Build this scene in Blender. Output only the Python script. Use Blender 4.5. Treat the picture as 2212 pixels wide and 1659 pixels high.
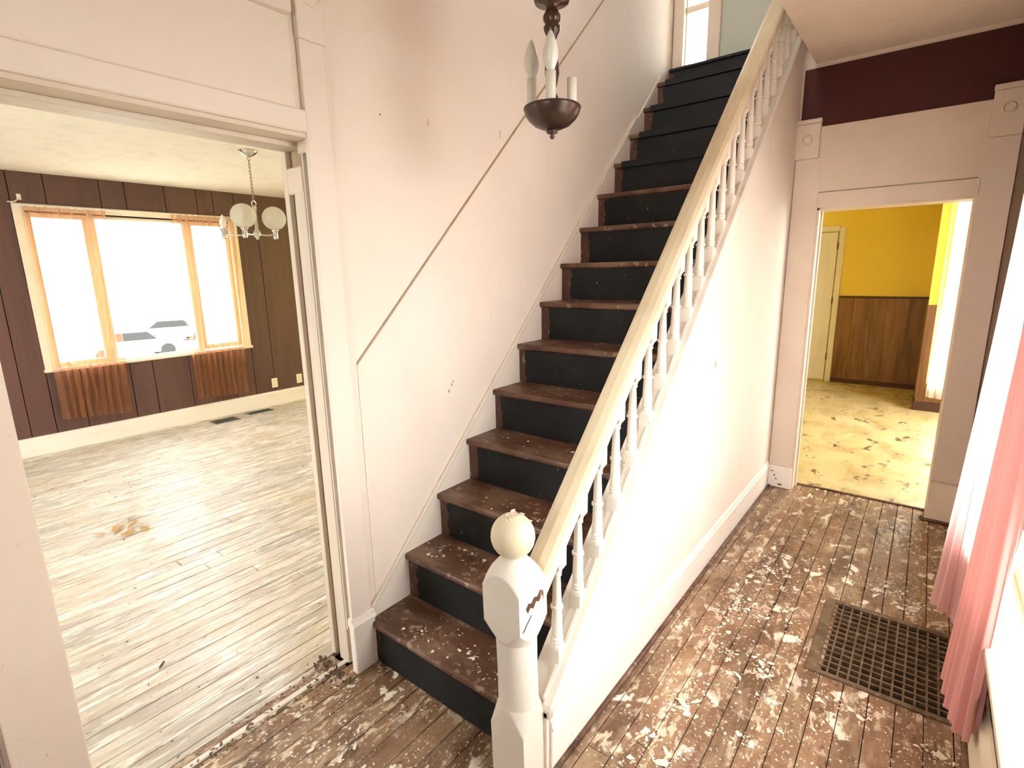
import bpy, bmesh, math, random
from mathutils import Matrix, Vector, noise
random.seed(7)
S = bpy.context.scene
for o in list(bpy.data.objects): bpy.data.objects.remove(o)
COL = S.collection

# ------------------------------------------------------------------ camera
cd = bpy.data.cameras.new('camera'); cam = bpy.data.objects.new('camera', cd); COL.objects.link(cam)
cd.sensor_fit = 'HORIZONTAL'; cd.sensor_width = 36.0; cd.lens = 36.0 * 1134.94 / 2212.0
cd.clip_start = 0.02; cd.clip_end = 300
cam.matrix_world = Matrix(((0.78686505, -0.11468636, 0.60637483, 0.0),
                           (0.61684165, 0.17594122, -0.76717082, 0.0),
                           (-0.0187023, 0.97769715, 0.20918532, 1.55),
                           (0, 0, 0, 1)))
S.camera = cam
# ------------------------------------------------------------------ world, exposure
w = bpy.data.worlds.new('overcast_sky'); S.world = w; w.use_nodes = True
bg = w.node_tree.nodes['Background']; bg.inputs[0].default_value = (1.0, 0.985, 0.96, 1); bg.inputs[1].default_value = 8.5
S.view_settings.view_transform = 'Standard'; S.view_settings.look = 'None'
S.view_settings.gamma = 1.0; S.view_settings.use_curve_mapping = False
S.view_settings.exposure = 0.97
S.cycles.max_bounces = 8; S.cycles.diffuse_bounces = 5; S.cycles.glossy_bounces = 3; S.cycles.transparent_max_bounces = 10
S.cycles.adaptive_threshold = 0.04
S.cycles.sample_clamp_indirect = 8

PI = math.pi
# ------------------------------------------------------------------ helpers
def link(o, parent=None, base=None):
    COL.objects.link(o)
    if parent is not None:
        o.parent = parent
        o.matrix_parent_inverse = Matrix.Translation(-Vector(parent.get('base', (0, 0, 0))))
    return o
def mesh(name, vs, fs, m, parent=None, smooth=False):
    me = bpy.data.meshes.new(name); me.from_pydata([tuple(v) for v in vs], [], fs); me.update()
    if m: me.materials.append(m)
    if smooth:
        for p in me.polygons: p.use_smooth = True
    return link(bpy.data.objects.new(name, me), parent)
def from_bm(name, bm, m, parent=None, smooth=False):
    bmesh.ops.recalc_face_normals(bm, faces=bm.faces[:])
    me = bpy.data.meshes.new(name); bm.to_mesh(me); bm.free()
    if m: me.materials.append(m)
    if smooth:
        for p in me.polygons: p.use_smooth = True
    return link(bpy.data.objects.new(name, me), parent)
def add_box(bm, x0, x1, y0, y1, z0, z1, bev=0.0, seg=1):
    b = bmesh.new()
    bmesh.ops.create_cube(b, size=1)
    for v in b.verts:
        v.co = Vector((x0 + (v.co.x + .5) * (x1 - x0), y0 + (v.co.y + .5) * (y1 - y0), z0 + (v.co.z + .5) * (z1 - z0)))
    if bev > 0: bmesh.ops.bevel(b, geom=b.edges[:], offset=bev, segments=seg, profile=.5, affect='EDGES')
    me = bpy.data.meshes.new('t'); b.to_mesh(me); b.free(); bm.from_mesh(me); bpy.data.meshes.remove(me)
def box(name, x0, x1, y0, y1, z0, z1, m, parent=None, bev=0.0, seg=1):
    bm = bmesh.new(); add_box(bm, min(x0, x1), max(x0, x1), min(y0, y1), max(y0, y1), min(z0, z1), max(z0, z1), bev, seg)
    return from_bm(name, bm, m, parent)
def boxes(name, lst, m, parent=None, bev=0.0):
    bm = bmesh.new()
    for b in lst: add_box(bm, *b, bev)
    return from_bm(name, bm, m, parent)
def prism(name, pts, axis, a0, a1, m, parent=None, bev=0.0):
    """extrude a polygon; axis 0: pts are (y,z) ; axis 1: (x,z) ; axis 2: (x,y)"""
    bm = bmesh.new()
    def P(p, a): return (a, p[0], p[1]) if axis == 0 else ((p[0], a, p[1]) if axis == 1 else (p[0], p[1], a))
    v0 = [bm.verts.new(P(p, a0)) for p in pts]; v1 = [bm.verts.new(P(p, a1)) for p in pts]
    bm.faces.new(v0); bm.faces.new(v1[::-1]); n = len(pts)
    for i in range(n): bm.faces.new((v0[i], v0[(i+1) % n], v1[(i+1) % n], v1[i]))
    bmesh.ops.recalc_face_normals(bm, faces=bm.faces[:])
    if bev > 0: bmesh.ops.bevel(bm, geom=bm.edges[:], offset=bev, segments=1, profile=.5, affect='EDGES')
    return from_bm(name, bm, m, parent)
def add_lathe(bm, prof, c, n=20, squash=None):
    rings = []
    for r, z in prof:
        if r < 1e-5: rings.append([bm.verts.new((c[0], c[1], c[2] + z))])
        else: rings.append([bm.verts.new((c[0] + r*math.cos(2*PI*i/n), c[1] + r*math.sin(2*PI*i/n), c[2] + z)) for i in range(n)])
    for a, b in zip(rings, rings[1:]):
        for i in range(n):
            j = (i+1) % n
            q = [a[i % len(a)], a[j % len(a)], b[j % len(b)], b[i % len(b)]]
            u = []
            for v in q:
                if v not in u: u.append(v)
            if len(u) > 2: bm.faces.new(u)
def lathe(name, prof, c, m, parent=None, n=20):
    bm = bmesh.new(); add_lathe(bm, prof, c, n); return from_bm(name, bm, m, parent, True)
def add_tube(bm, pts, r, n=8):
    pts = [Vector(p) for p in pts]; rings = []
    rr = r if isinstance(r, (list, tuple)) else [r]*len(pts)
    for i, p in enumerate(pts):
        t = (pts[min(i+1, len(pts)-1)] - pts[max(i-1, 0)]).normalized()
        u = t.orthogonal().normalized() if i == 0 else (u - t*u.dot(t)).normalized()
        v = t.cross(u)
        rings.append([bm.verts.new(p + (u*math.cos(2*PI*k/n) + v*math.sin(2*PI*k/n))*rr[i]) for k in range(n)])
    for a, b in zip(rings, rings[1:]):
        for k in range(n): bm.faces.new((a[k], a[(k+1) % n], b[(k+1) % n], b[k]))
    bm.faces.new(rings[0][::-1]); bm.faces.new(rings[-1])
def tube(name, pts, r, m, parent=None, n=8):
    bm = bmesh.new(); add_tube(bm, pts, r, n); return from_bm(name, bm, m, parent, True)
def thing(name, label, cat, base, group=None):
    o = bpy.data.objects.new(name, None); o.empty_display_size = .05; COL.objects.link(o); o.location = base
    o['base'] = tuple(base); o['label'] = label; o['category'] = cat
    if group: o['group'] = group
    return o
def tag(o, label, cat, group=None, kind=None):
    o['label'] = label; o['category'] = cat
    if group: o['group'] = group
    if kind: o['kind'] = kind
    return o
def struct(o, label=None):
    o['kind'] = 'structure'
    if label: o['label'] = label
    return o
def setroot(name, label):
    o = bpy.data.objects.new(name, None); o.empty_display_size = .05; COL.objects.link(o); o['kind'] = 'structure'; o['label'] = label
    return o
def cp(o, parent, loc=None, scale=None, name=None):
    c = o.copy(); COL.objects.link(c)
    if name: c.name = name
    if parent is not None: c.parent = parent
    if loc is not None: c.location = loc
    if scale is not None: c.scale = scale
    return c

# ------------------------------------------------------------------ materials
def pmat(name, base, rough=.6, layers=(), bump=None, objvar=0.0, metal=0.0, spec=.4, rlayer=None):
    m = bpy.data.materials.new(name); m.use_nodes = True; nt = m.node_tree; N = nt.nodes; L = nt.links
    b = N['Principled BSDF']; b.inputs['Roughness'].default_value = rough; b.inputs['Metallic'].default_value = metal
    b.inputs['Specular IOR Level'].default_value = spec
    geo = N.new('ShaderNodeNewGeometry')
    col = N.new('ShaderNodeRGB'); col.outputs[0].default_value = (*base, 1); cur = col.outputs[0]
    def mask(sc, detail, lo, hi, dist=0, off=(0, 0, 0)):
        mp = N.new('ShaderNodeMapping'); mp.inputs['Scale'].default_value = sc if isinstance(sc, tuple) else (sc,)*3
        mp.inputs['Location'].default_value = off
        L.new(geo.outputs['Position'], mp.inputs['Vector'])
        nz = N.new('ShaderNodeTexNoise'); nz.inputs['Scale'].default_value = 1; nz.inputs['Detail'].default_value = detail
        nz.inputs['Roughness'].default_value = .6; nz.inputs['Distortion'].default_value = dist
        L.new(mp.outputs[0], nz.inputs['Vector'])
        r = N.new('ShaderNodeMapRange'); r.inputs['From Min'].default_value = lo; r.inputs['From Max'].default_value = hi
        L.new(nz.outputs['Fac'], r.inputs['Value']); return r.outputs[0]
    for ly in layers:
        c2, sc, lo, hi = ly[:4]; amt = ly[4] if len(ly) > 4 else 1; dist = ly[5] if len(ly) > 5 else 0; off = ly[6] if len(ly) > 6 else (0, 0, 0)
        f = mask(sc, 3, lo, hi, dist, off)
        mu = N.new('ShaderNodeMath'); mu.operation = 'MULTIPLY'; mu.inputs[1].default_value = amt; L.new(f, mu.inputs[0])
        if len(ly) > 7:
            f2 = mask(ly[7][0], 2, ly[7][1], ly[7][2], 0, (3.3, 1.7, 5.1)); m2 = N.new('ShaderNodeMath'); m2.operation = 'MULTIPLY'
            L.new(mu.outputs[0], m2.inputs[0]); L.new(f2, m2.inputs[1]); mu = m2
        mx = N.new('ShaderNodeMix'); mx.data_type = 'RGBA'; L.new(mu.outputs[0], mx.inputs['Factor']); L.new(cur, mx.inputs['A'])
        mx.inputs['B'].default_value = (*c2, 1); cur = mx.outputs['Result']
    if objvar:
        oi = N.new('ShaderNodeObjectInfo'); r = N.new('ShaderNodeMapRange'); r.inputs['To Min'].default_value = 1-objvar; r.inputs['To Max'].default_value = 1+objvar
        L.new(oi.outputs['Random'], r.inputs['Value'])
        hs = N.new('ShaderNodeHueSaturation'); L.new(r.outputs[0], hs.inputs['Value']); L.new(cur, hs.inputs['Color']); cur = hs.outputs[0]
    L.new(cur, b.inputs['Base Color'])
    if rlayer:
        sc, lo, hi, r0, r1 = rlayer
        f = mask(sc, 4, lo, hi); r = N.new('ShaderNodeMapRange'); r.inputs['To Min'].default_value = r0; r.inputs['To Max'].default_value = r1
        L.new(f, r.inputs['Value']); L.new(r.outputs[0], b.inputs['Roughness'])
    if bump:
        sc, st = bump
        f = mask(sc, 5, .3, .7); bp = N.new('ShaderNodeBump'); bp.inputs['Strength'].default_value = st; bp.inputs['Distance'].default_value = .01
        L.new(f, bp.inputs['Height']); L.new(bp.outputs[0], b.inputs['Normal'])
    return m
def glassmat(name, tint=(1, 1, 1)):
    m = bpy.data.materials.new(name); m.use_nodes = True; nt = m.node_tree; N = nt.nodes; L = nt.links
    N.remove(N['Principled BSDF']); t = N.new('ShaderNodeBsdfTransparent'); t.inputs[0].default_value = (*tint, 1)
    g = N.new('ShaderNodeBsdfGlossy'); g.inputs['Roughness'].default_value = 0.0
    lw = N.new('ShaderNodeLayerWeight'); lw.inputs[0].default_value = .12
    cl = N.new('ShaderNodeMath'); cl.operation = 'MINIMUM'; cl.inputs[1].default_value = .25; L.new(lw.outputs['Fresnel'], cl.inputs[0])
    geo = N.new('ShaderNodeNewGeometry'); iv = N.new('ShaderNodeMath'); iv.operation = 'SUBTRACT'; iv.inputs[0].default_value = 1; L.new(geo.outputs['Backfacing'], iv.inputs[1])
    ml = N.new('ShaderNodeMath'); ml.operation = 'MULTIPLY'; L.new(cl.outputs[0], ml.inputs[0]); L.new(iv.outputs[0], ml.inputs[1])
    mx = N.new('ShaderNodeMixShader'); L.new(ml.outputs[0], mx.inputs[0]); L.new(t.outputs[0], mx.inputs[1]); L.new(g.outputs[0], mx.inputs[2])
    L.new(mx.outputs[0], N['Material Output'].inputs[0]); return m
def sheer(name, col, clear, stripe=0, transl=.5):
    m = bpy.data.materials.new(name); m.use_nodes = True; nt = m.node_tree; N = nt.nodes; L = nt.links
    N.remove(N['Principled BSDF'])
    t = N.new('ShaderNodeBsdfTransparent'); d = N.new('ShaderNodeBsdfDiffuse'); r = N.new('ShaderNodeBsdfTranslucent')
    d.inputs[0].default_value = (*col, 1); r.inputs[0].default_value = (*col, 1)
    a = N.new('ShaderNodeMixShader'); a.inputs[0].default_value = transl; L.new(d.outputs[0], a.inputs[1]); L.new(r.outputs[0], a.inputs[2])
    geo = N.new('ShaderNodeNewGeometry'); mp = N.new('ShaderNodeMapping'); mp.inputs['Scale'].default_value = (30, 30, 500 if stripe else .6)
    L.new(geo.outputs['Position'], mp.inputs[0]); nz = N.new('ShaderNodeTexNoise'); nz.inputs['Scale'].default_value = 1; L.new(mp.outputs[0], nz.inputs['Vector'])
    rg = N.new('ShaderNodeMapRange'); rg.inputs['From Min'].default_value = .3; rg.inputs['From Max'].default_value = .7
    rg.inputs['To Min'].default_value = clear*.86; rg.inputs['To Max'].default_value = min(1, clear*1.14); L.new(nz.outputs['Fac'], rg.inputs[0])
    mx = N.new('ShaderNodeMixShader'); L.new(rg.outputs[0], mx.inputs[0]); L.new(a.outputs[0], mx.inputs[1]); L.new(t.outputs[0], mx.inputs[2])
    L.new(mx.outputs[0], N['Material Output'].inputs[0]); return m

M = {}
M['wall'] = pmat('hall_wall_paint', (.82, .715, .615), .75, [((.78, .67, .57), 1.3, .42, .7, .6), ((.85, .77, .69), 2.2, .5, .75, .5), ((.62, .54, .47), (9, 9, 3), .62, .8, .35)], bump=(14, .12))
M['trim'] = pmat('cream_trim_paint', (.72, .60, .485), .5, [((.66, .53, .42), 3.0, .45, .7, .6), ((.42, .30, .20), (40, 40, 25), .70, .76, .6)], bump=(18, .1))
M['white'] = pmat('white_gloss_paint', (.75, .69, .60), .42, [((.67, .60, .50), 4.0, .45, .7, .6), ((.30, .19, .12), (55, 55, 40), .715, .75, .7)], bump=(20, .06))
M['base'] = pmat('white_baseboard_paint', (.84, .78, .70), .45, [((.72, .63, .53), (3, 3, 8), .5, .75, .6), ((.16, .10, .07), (45, 45, 60), .71, .74, .8)], bump=(20, .08))
M['rail'] = pmat('yellowed_rail_varnish', (.70, .60, .42), .38, [((.60, .49, .32), (10, 4, 4), .45, .7, .8), ((.78, .70, .55), (14, 3, 3), .55, .75, .6)])
M['jamb'] = pmat('jamb_paint', (.66, .57, .46), .45, [((.55, .45, .34), (12, 12, 1.2), .45, .7, .7)])
M['jambgroove'] = pmat('bare_jamb_groove', (.40, .29, .18), .6, [((.30, .20, .12), (20, 20, 1), .45, .7, .7)])
M['maroon'] = pmat('maroon_paint', (.058, .006, .0035), .6, [((.05, .005, .006), 4, .45, .7, .6)])
M['panel'] = pmat('dark_wood_paneling', (.108, .052, .041), .5, [((.07, .040, .036), (16, 16, 1.1), .42, .68, .8), ((.13, .062, .042), (30, 30, 1.5), .55, .8, .5)], objvar=.10)
M['groove'] = pmat('panel_groove', (.02, .012, .01), .8)
M['yellow'] = pmat('yellow_kitchen_paint', (.84, .66, .11), .6, [((.78, .58, .09), 1.5, .4, .7, .5)], bump=(25, .06))
M['wainscot'] = pmat('wood_wainscot', (.26, .13, .06), .45, [((.13, .055, .028), (14, 14, 1.0), .42, .66, .9), ((.36, .19, .085), (20, 20, 1.6), .6, .78, .7)], objvar=.18)
M['kbase'] = pmat('dark_kitchen_baseboard', (.07, .03, .02), .5)
M['ceil'] = pmat('ceiling_paint', (.78, .655, .53), .85, [((.70, .57, .455), 2, .4, .7, .6)], bump=(35, .15))
M['lrceil'] = pmat('textured_living_ceiling', (.84, .775, .665), .9, [((.74, .69, .57), (8, 8, 8), .5, .68, .7)], bump=((22, 22, 22), .6))
M['upper'] = pmat('grey_green_upper_paint', (.52, .53, .45), .8, [((.44, .46, .40), 1.6, .4, .7, .6)])
O3 = (0, 0, 0)
M['hallfloor'] = pmat('worn_brown_floor_paint', (.265, .155, .085), .42,
    [((.11, .058, .031), (3.2, 1.3, 2), .44, .62, .85), ((.37, .25, .15), (9, 3.5, 5), .48, .62, .7), ((.15, .065, .035), (40, 5, 5), .52, .66, .5),
     ((.66, .55, .39), (30, 13, 9), .55, .61, .85, .4, O3, (3.4, .42, .56)), ((.90, .84, .70), (15, 10, 9), .58, .62, .95, .3, O3, (2.4, .44, .56)),
     ((.86, .79, .63), (85, 60, 30), .60, .645, .9, .2, O3, (4, .40, .56)), ((.085, .042, .024), (26, 18, 10), .60, .67, .55)],
    bump=((30, 20, 20), .35), objvar=.12, rlayer=((6, 4, 4), .4, .65, .25, .55))
M['lrfloor'] = pmat('worn_cream_floor_paint', (.52, .45, .36), .35,
    [((.40, .33, .245), (6, 1.6, 3), .46, .66, .75), ((.66, .61, .52), (20, 2.0, 4), .45, .60, .8), ((.37, .355, .325), (2.2, 1.2, 2), .48, .68, .65),
     ((.80, .77, .69), (38, 4.5, 5), .55, .61, .85, .3), ((.52, .41, .26), (1.3, 1.8, 2), .56, .70, .6), ((.14, .10, .065), (60, 26, 20), .675, .70, .8)],
    bump=((40, 6, 8), .45), objvar=.10, rlayer=((8, 2.5, 4), .4, .62, .14, .40))
M['lino'] = pmat('worn_kitchen_linoleum', (.60, .50, .26), .4, [((.70, .62, .38), 2.2, .45, .68, .8), ((.42, .33, .15), (5, 3, 3), .5, .66, .8), ((.11, .065, .03), (9, 5.5, 4), .61, .66, .9, .7)], rlayer=(5, .4, .6, .25, .5))
M['tread'] = pmat('worn_brown_tread_paint', (.12, .052, .028), .42, [((.065, .027, .017), (3.5, 9, 5), .42, .60, .85), ((.22, .14, .085), (4, 10, 5), .47, .64, .75), ((.42, .33, .24), (34, 40, 20), .57, .63, .7, .2, (0, 0, 0), (5, .45, .6))], bump=((20, 30, 20), .25), objvar=.1)
M['riser'] = pmat('brown_riser_paint', (.10, .040, .024), .45, [((.30, .22, .15), (25, 25, 14), .58, .64, .8), ((.05, .02, .014), (6, 6, 6), .45, .65, .7)])
M['mat'] = pmat('black_riser_mat', (.007, .0075, .0078), .6, [((.013, .014, .0145), 7, .45, .7, .8), ((.20, .17, .14), (34, 34, 26), .71, .73, .8)], bump=(60, .1), spec=.3)
M['dark'] = pmat('dark_void', (.012, .009, .008), .9)
M['iron'] = pmat('bronze_grate_metal', (.19, .135, .08), .5, [((.09, .06, .036), 18, .42, .62, .8), ((.40, .31, .20), 25, .6, .7, .6)], metal=.35)
M['chip'] = pmat('pale_paint_chip', (.82, .75, .62), .6, [((.60, .50, .36), 30, .5, .65, .7)])
M['crumb'] = pmat('brown_debris', (.10, .055, .03), .8, [((.22, .14, .08), 40, .45, .6, .8)])
M['leaf'] = pmat('dry_leaf', (.45, .28, .10), .7, [((.30, .17, .06), 30, .45, .65, .8)])
M['darkwood'] = pmat('dark_turned_wood', (.055, .022, .014), .22, [((.10, .04, .022), (30, 30, 30), .5, .7, .6)], spec=.5)
M['bronze'] = pmat('dark_bronze', (.075, .045, .035), .32, metal=.5)
M['candle'] = pmat('candle_sleeve', (.78, .73, .64), .35)
M['bulb'] = pmat('frosted_bulb', (.74, .70, .64), .18)
M['chrome'] = pmat('tarnished_chrome', (.62, .58, .50), .18, metal=.9)
M['brass'] = pmat('aged_chain', (.36, .27, .17), .4, metal=.6)
M['globe'] = sheer('cloudy_globe', (.74, .71, .62), .30, 0, .5)
M['glass'] = glassmat('window_glass', (.97, .98, .98))
M['orange'] = sheer('orange_sheer', (.54, .25, .115), .50, 0, .62)
M['pink'] = sheer('pink_weave', (.70, .34, .315), .012, 1, .05)
M['palepink'] = sheer('pale_pink_weave', (.86, .56, .56), .08, 1, .6)
M['whitesheer'] = sheer('white_sheer', (.92, .90, .84), .14, 0, .65)
M['winframe'] = pmat('cream_window_paint', (.80, .72, .56), .5, [((.70, .60, .44), 5, .45, .7, .5)])
M['door'] = pmat('white_kitchen_door', (.74, .69, .55), .5, [((.64, .58, .43), 3, .45, .7, .5)])
M['plate'] = pmat('ivory_plastic', (.82, .74, .55), .4)
M['vent'] = pmat('grey_green_vent', (.13, .14, .125), .5, metal=.3)
M['ink'] = pmat('dark_lettering', (.05, .05, .055), .6)
M['ground'] = pmat('pale_pavement', (.42, .42, .40), .9, [((.28, .34, .22), .3, .45, .6, .6)])
M['car1'] = pmat('grey_blue_car', (.42, .48, .54), .3); M['car2'] = pmat('teal_car', (.30, .44, .44), .3); M['tyre'] = pmat('tyre', (.02, .02, .02), .8)
M['siding'] = pmat('outer_siding', (.6, .58, .54), .8)

# ================================================================== THE SETTING
XW = -1.64        # hall face of the left wall
XR = 0.285        # hall face of the right wall
YB = 3.97         # hall face of the back wall
ZC = 2.76         # hall ceiling
DY0, DY1, DZ = 0.205, 1.022, 1.993     # living room doorway
struct(boxes('wall_left', [(-1.81, XW, -1.15, DY0 - .04, 0, 5.2), (-1.81, XW, DY0 - .04, DY1 + .04, DZ, 5.2), (-1.81, XW, DY1 + .04, 4.15, 0, 5.2)], M['wall']), 'cream plaster wall beside the stairs')
box('panel_board', XW, XW + .006, -1.0, .05, .0, 2.4, M['panel'], bpy.data.objects['wall_left'])
struct(boxes('wall_right', [(XR, .46, -1.15, 1.04, 0, 3.3), (XR, .46, 1.04, 2.70, 0, .475), (XR, .46, 1.04, 2.70, 2.3, 3.3), (XR, .46, 2.70, 4.15, 0, 5.2), (XR, .46, -1.15, .4, 3.3, 5.2), (XR, .46, 1.2, 2.7, 3.3, 5.2), (XR, .46, .4, 1.2, 4.6, 5.2), (XR, .46, .4, 1.2, 3.3, 3.8)], M['panel']), 'dark brown wall behind pink curtains')
box('pane', .37, .375, .4, 1.2, 3.8, 4.6, M['glass'], bpy.data.objects['wall_right'])  # upstairs opening and pane added out of view to brighten the stair wall
KX0, KX1, KZ = -.625, .134, 1.908      # kitchen doorway
struct(boxes('wall_back', [(-1.64, KX0, YB, 4.10, 0, ZC), (KX0, KX1, YB, 4.10, KZ, ZC), (KX1, XR, YB, 4.10, 0, ZC), (-.80, -.71, YB, 4.0, ZC, 3.12)], M['trim']), 'cream back wall around kitchen doorway')
box('paint_band', -.765, XR, YB - .006, YB, 2.30, 2.733, M['maroon'], bpy.data.objects['wall_back'])
struct(boxes('wall_upper', [(-1.64, -1.565, 4.0, 4.15, ZC, 5.2), (-1.565, -1.39, 4.0, 4.15, ZC, 2.80), (-1.565, -1.39, 4.0, 4.15, 3.8, 5.2), (-1.39, XR, 4.0, 4.15, ZC, 5.2)], M['upper']), 'grey green wall at the head of the stairs')
struct(boxes('wall_front', [(-1.64, -1.2, -1.15, -1.0, 0, 5.2), (-.2, XR, -1.15, -1.0, 0, 5.2), (-1.2, -.2, -1.15, -1.0, 0, 1.1), (-1.2, -.75, -1.15, -1.0, 1.1, 2.1), (-1.2, -.2, -1.15, -1.0, 2.1, 3.3), (-1.2, -.2, -1.15, -1.0, 5.0, 5.2)], M['wall']))
box('pane', -1.2, -.2, -1.09, -1.085, .4, 2.1, M['glass'], bpy.data.objects['wall_front'])  # opening behind the camera, added as fill daylight for the hall
box('pane', -1.2, -.2, -1.09, -1.085, 3.3, 5.0, M['glass'], bpy.data.objects['wall_front'])  # unseen upper opening, added to bring daylight into the stairwell
SX = -.708        # edge of stairwell opening
struct(boxes('ceiling', [(SX, XR, -1.0, 4.0, ZC, 2.97), (XW, SX, -1.0, 1.53, ZC, 2.97)], M['ceil']), 'cream hall ceiling')
struct(box('ceiling', XW, XR, -1.0, 4.0, 5.2, 5.3, M['ceil']))
# --- living room shell
struct(boxes('wall_window', [(-6.40, -6.215, -1.6, 1.12, 0, 2.6), (-6.40, -6.215, 2.86, 5.4, 0, 2.6), (-6.40, -6.215, 1.12, 2.86, 0, .76), (-6.40, -6.215, 1.12, 2.86, 2.13, 2.6)], M['groove']), 'dark panelled living room wall')
for ya, yb_ in ((-1.75, -1.6), (5.4, 5.55)):
    ws = struct(boxes('wall_side', [(-6.4, -4.7, ya, yb_, 0, 2.6), (-2.8, -1.81, ya, yb_, 0, 2.6), (-4.7, -2.8, ya, yb_, 0, .7), (-4.7, -2.8, ya, yb_, 2.25, 2.6)], M['panel']))
    box('pane', -4.7, -2.8, (ya + yb_)/2, (ya + yb_)/2 + .005, .7, 2.25, M['glass'], ws)  # side openings and panes added out of view to brighten the living room
struct(box('ceiling', -6.4, -1.81, -1.6, 5.4, 2.46, 2.6, M['lrceil']), 'textured living room ceiling')
pb = box('panel_board', 0, 1, 0, 1, 0, 1, M['panel'])
bpy.data.objects.remove(pb)
WW = bpy.data.objects['wall_window']; y = -1.6; k = 0
widths = [.30, .16, .38, .24, .40, .20, .34]
while y < 5.4:
    wd = widths[k % 7]; y1 = min(y + wd, 5.4); k += 1
    for lim in (1.06, 2.92):
        if y < lim - 1e-6 < y1: y1 = lim
    segs = [(.155, 2.46)]
    if y >= 1.06 - 1e-6 and y1 <= 2.92 + 1e-6:
        segs = [(.155, .745), (2.20, 2.46)]
    for a, b in segs:
        box('panel_board', -6.215, -6.20, y + .003, y1 - .003, a, b, M['panel'], WW, .002)
    y = y1
bb = struct(box('baseboard_living', -6.20, -6.178, -1.6, 5.4, 0, .150, M['base']), 'cream living room baseboard')
prism('cap_moulding', [(-6.20, .150), (-6.172, .150), (-6.176, .162), (-6.186, .170), (-6.20, .172)], 1, -1.6, 5.4, M['base'], bb)
# --- kitchen shell
struct(box('wall_far', -2.6, .0, 8.2, 8.35, 0, 2.6, M['yellow']), 'yellow kitchen wall with wood wainscot')
struct(box('wall_return', .0, .12, 7.15, 8.35, 0, 2.6, M['yellow']))
struct(boxes('wall_kitchen_window', [(.0, .075, 7.03, 7.15, 0, 2.6), (.90, 1.6, 7.03, 7.15, 0, 2.6), (.075, .90, 7.03, 7.15, 0, .30), (.075, .90, 7.03, 7.15, 2.25, 2.6)], M['yellow']), 'yellow wall beside the white kitchen curtain')
struct(boxes('wall_kitchen_side', [(1.6, 1.75, 4.1, 4.6, 0, 2.6), (1.6, 1.75, 6.4, 7.15, 0, 2.6), (1.6, 1.75, 4.6, 6.4, 0, .7), (1.6, 1.75, 4.6, 6.4, 2.4, 2.6)], M['yellow']))  # unseen side opening added to let more daylight into the kitchen
struct(box('wall_kitchen_left', -2.75, -2.6, 4.1, 8.35, 0, 2.6, M['yellow']))
struct(boxes('wall_kitchen_near', [(-2.6, KX0 - .05, 4.10, 4.14, 0, 2.6), (XR, 1.6, 4.10, 4.14, 0, 2.6), (KX0 - .05, XR, 4.10, 4.14, 2.0, 2.6), (KX1 + .03, XR, 4.10, 4.12, 0, 2.0)], M['yellow']))
struct(box('ceiling', -2.75, 1.75, 4.1, 8.35, 2.6, 2.7, M['ceil']))
WF = bpy.data.objects['wall_far']
x = -.94
for wd in (.17, .20, .16, .22, .19):
    x1 = min(x + wd, -.001); box('wainscot_panel', x + .002, x1 - .002, 8.185, 8.2, .06, 1.13, M['wainscot'], WF, .002); x = x1
box('wainscot_cap', -.94, 0, 8.178, 8.2, 1.13, 1.155, M['kbase'], WF, .003)
box('wainscot_base', -.94, 0, 8.175, 8.2, 0, .06, M['kbase'], WF, .003)
WK = bpy.data.objects['wall_kitchen_window']
box('wainscot_panel', .002, .073, 7.016, 7.03, .1, 1.13, M['wainscot'], WK, .002)
box('wainscot_panel', .077, .898, 7.016, 7.03, .1, .30, M['wainscot'], WK, .002)
box('wainscot_base', -.012, 1.0, 7.006, 7.03, 0, .1, M['kbase'], WK, .003)
WR = bpy.data.objects['wall_return']
for i in range(5): box('wainscot_panel', -.012, 0, 7.165 + i*.2, 7.36 + i*.2, .1, 1.13, M['wainscot'], WR, .002)
box('wainscot_base', -.016, 0, 7.03, 8.17, 0, .1, M['kbase'], WR, .003)
# --- floors
fl = struct(boxes('floor', [(-1.712, XR, -1.0, 2.10, -.10, -.022), (-1.712, XR, 2.675, 4.095, -.10, -.022), (-1.712, -.22, 2.10, 2.675, -.10, -.022)], M['dark']), 'worn brown painted hall floor')
def unit_board():
    bm = bmesh.new(); add_box(bm, 0, 1, 0, 1, 0, 1)
    me = bpy.data.meshes.new('floorboard'); bm.to_mesh(me); bm.free(); return me
def board_mesh(L, W, T, m):
    bm = bmesh.new(); add_box(bm, 0, W, 0, L, -T, 0)
    ed = [e for e in bm.edges if all(abs(v.co.z) < 1e-6 for v in e.verts)]
    bmesh.ops.bevel(bm, geom=ed, offset=.0022, segments=1, profile=.5, affect='EDGES')
    me = bpy.data.meshes.new('floorboard'); bm.to_mesh(me); bm.free(); me.materials.append(m); return me
def lay(parent, me, L, x, y0, y1):
    o = bpy.data.objects.new('floorboard', me); COL.objects.link(o); o.parent = parent
    o.location = (x, y0, random.uniform(-.0012, 0)); o.scale = (1, (y1 - y0)/L, 1)
HB = board_mesh(1.0, .0776, .02, M['hallfloor']); BW = .08
x = -.327 - 18*BW + .001
while x < XR - .01:
    runs = [(-1.0, 4.093)]
    if x + BW < -1.63: runs = [(DY0, DY1)]
    elif x + BW < -.80: runs = [(-1.0, 1.35)]
    elif x > -.225: runs = [(-1.0, 2.105), (2.672, 4.093)]
    for a, b in runs:
        cuts = sorted([a, b] + ([random.uniform(a + .5, b - .4)] if b - a > 1.2 else []))
        for c, d in zip(cuts, cuts[1:]): lay(fl, HB, 1.0, x, c + .0008, d - .0008)
    x += BW
fl2 = struct(box('floor', -6.3, -1.712, -1.6, 5.4, -.10, -.022, M['dark']), 'worn cream painted living room floor')
LB = board_mesh(1.0, .0768, .02, M['lrfloor'])
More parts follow.
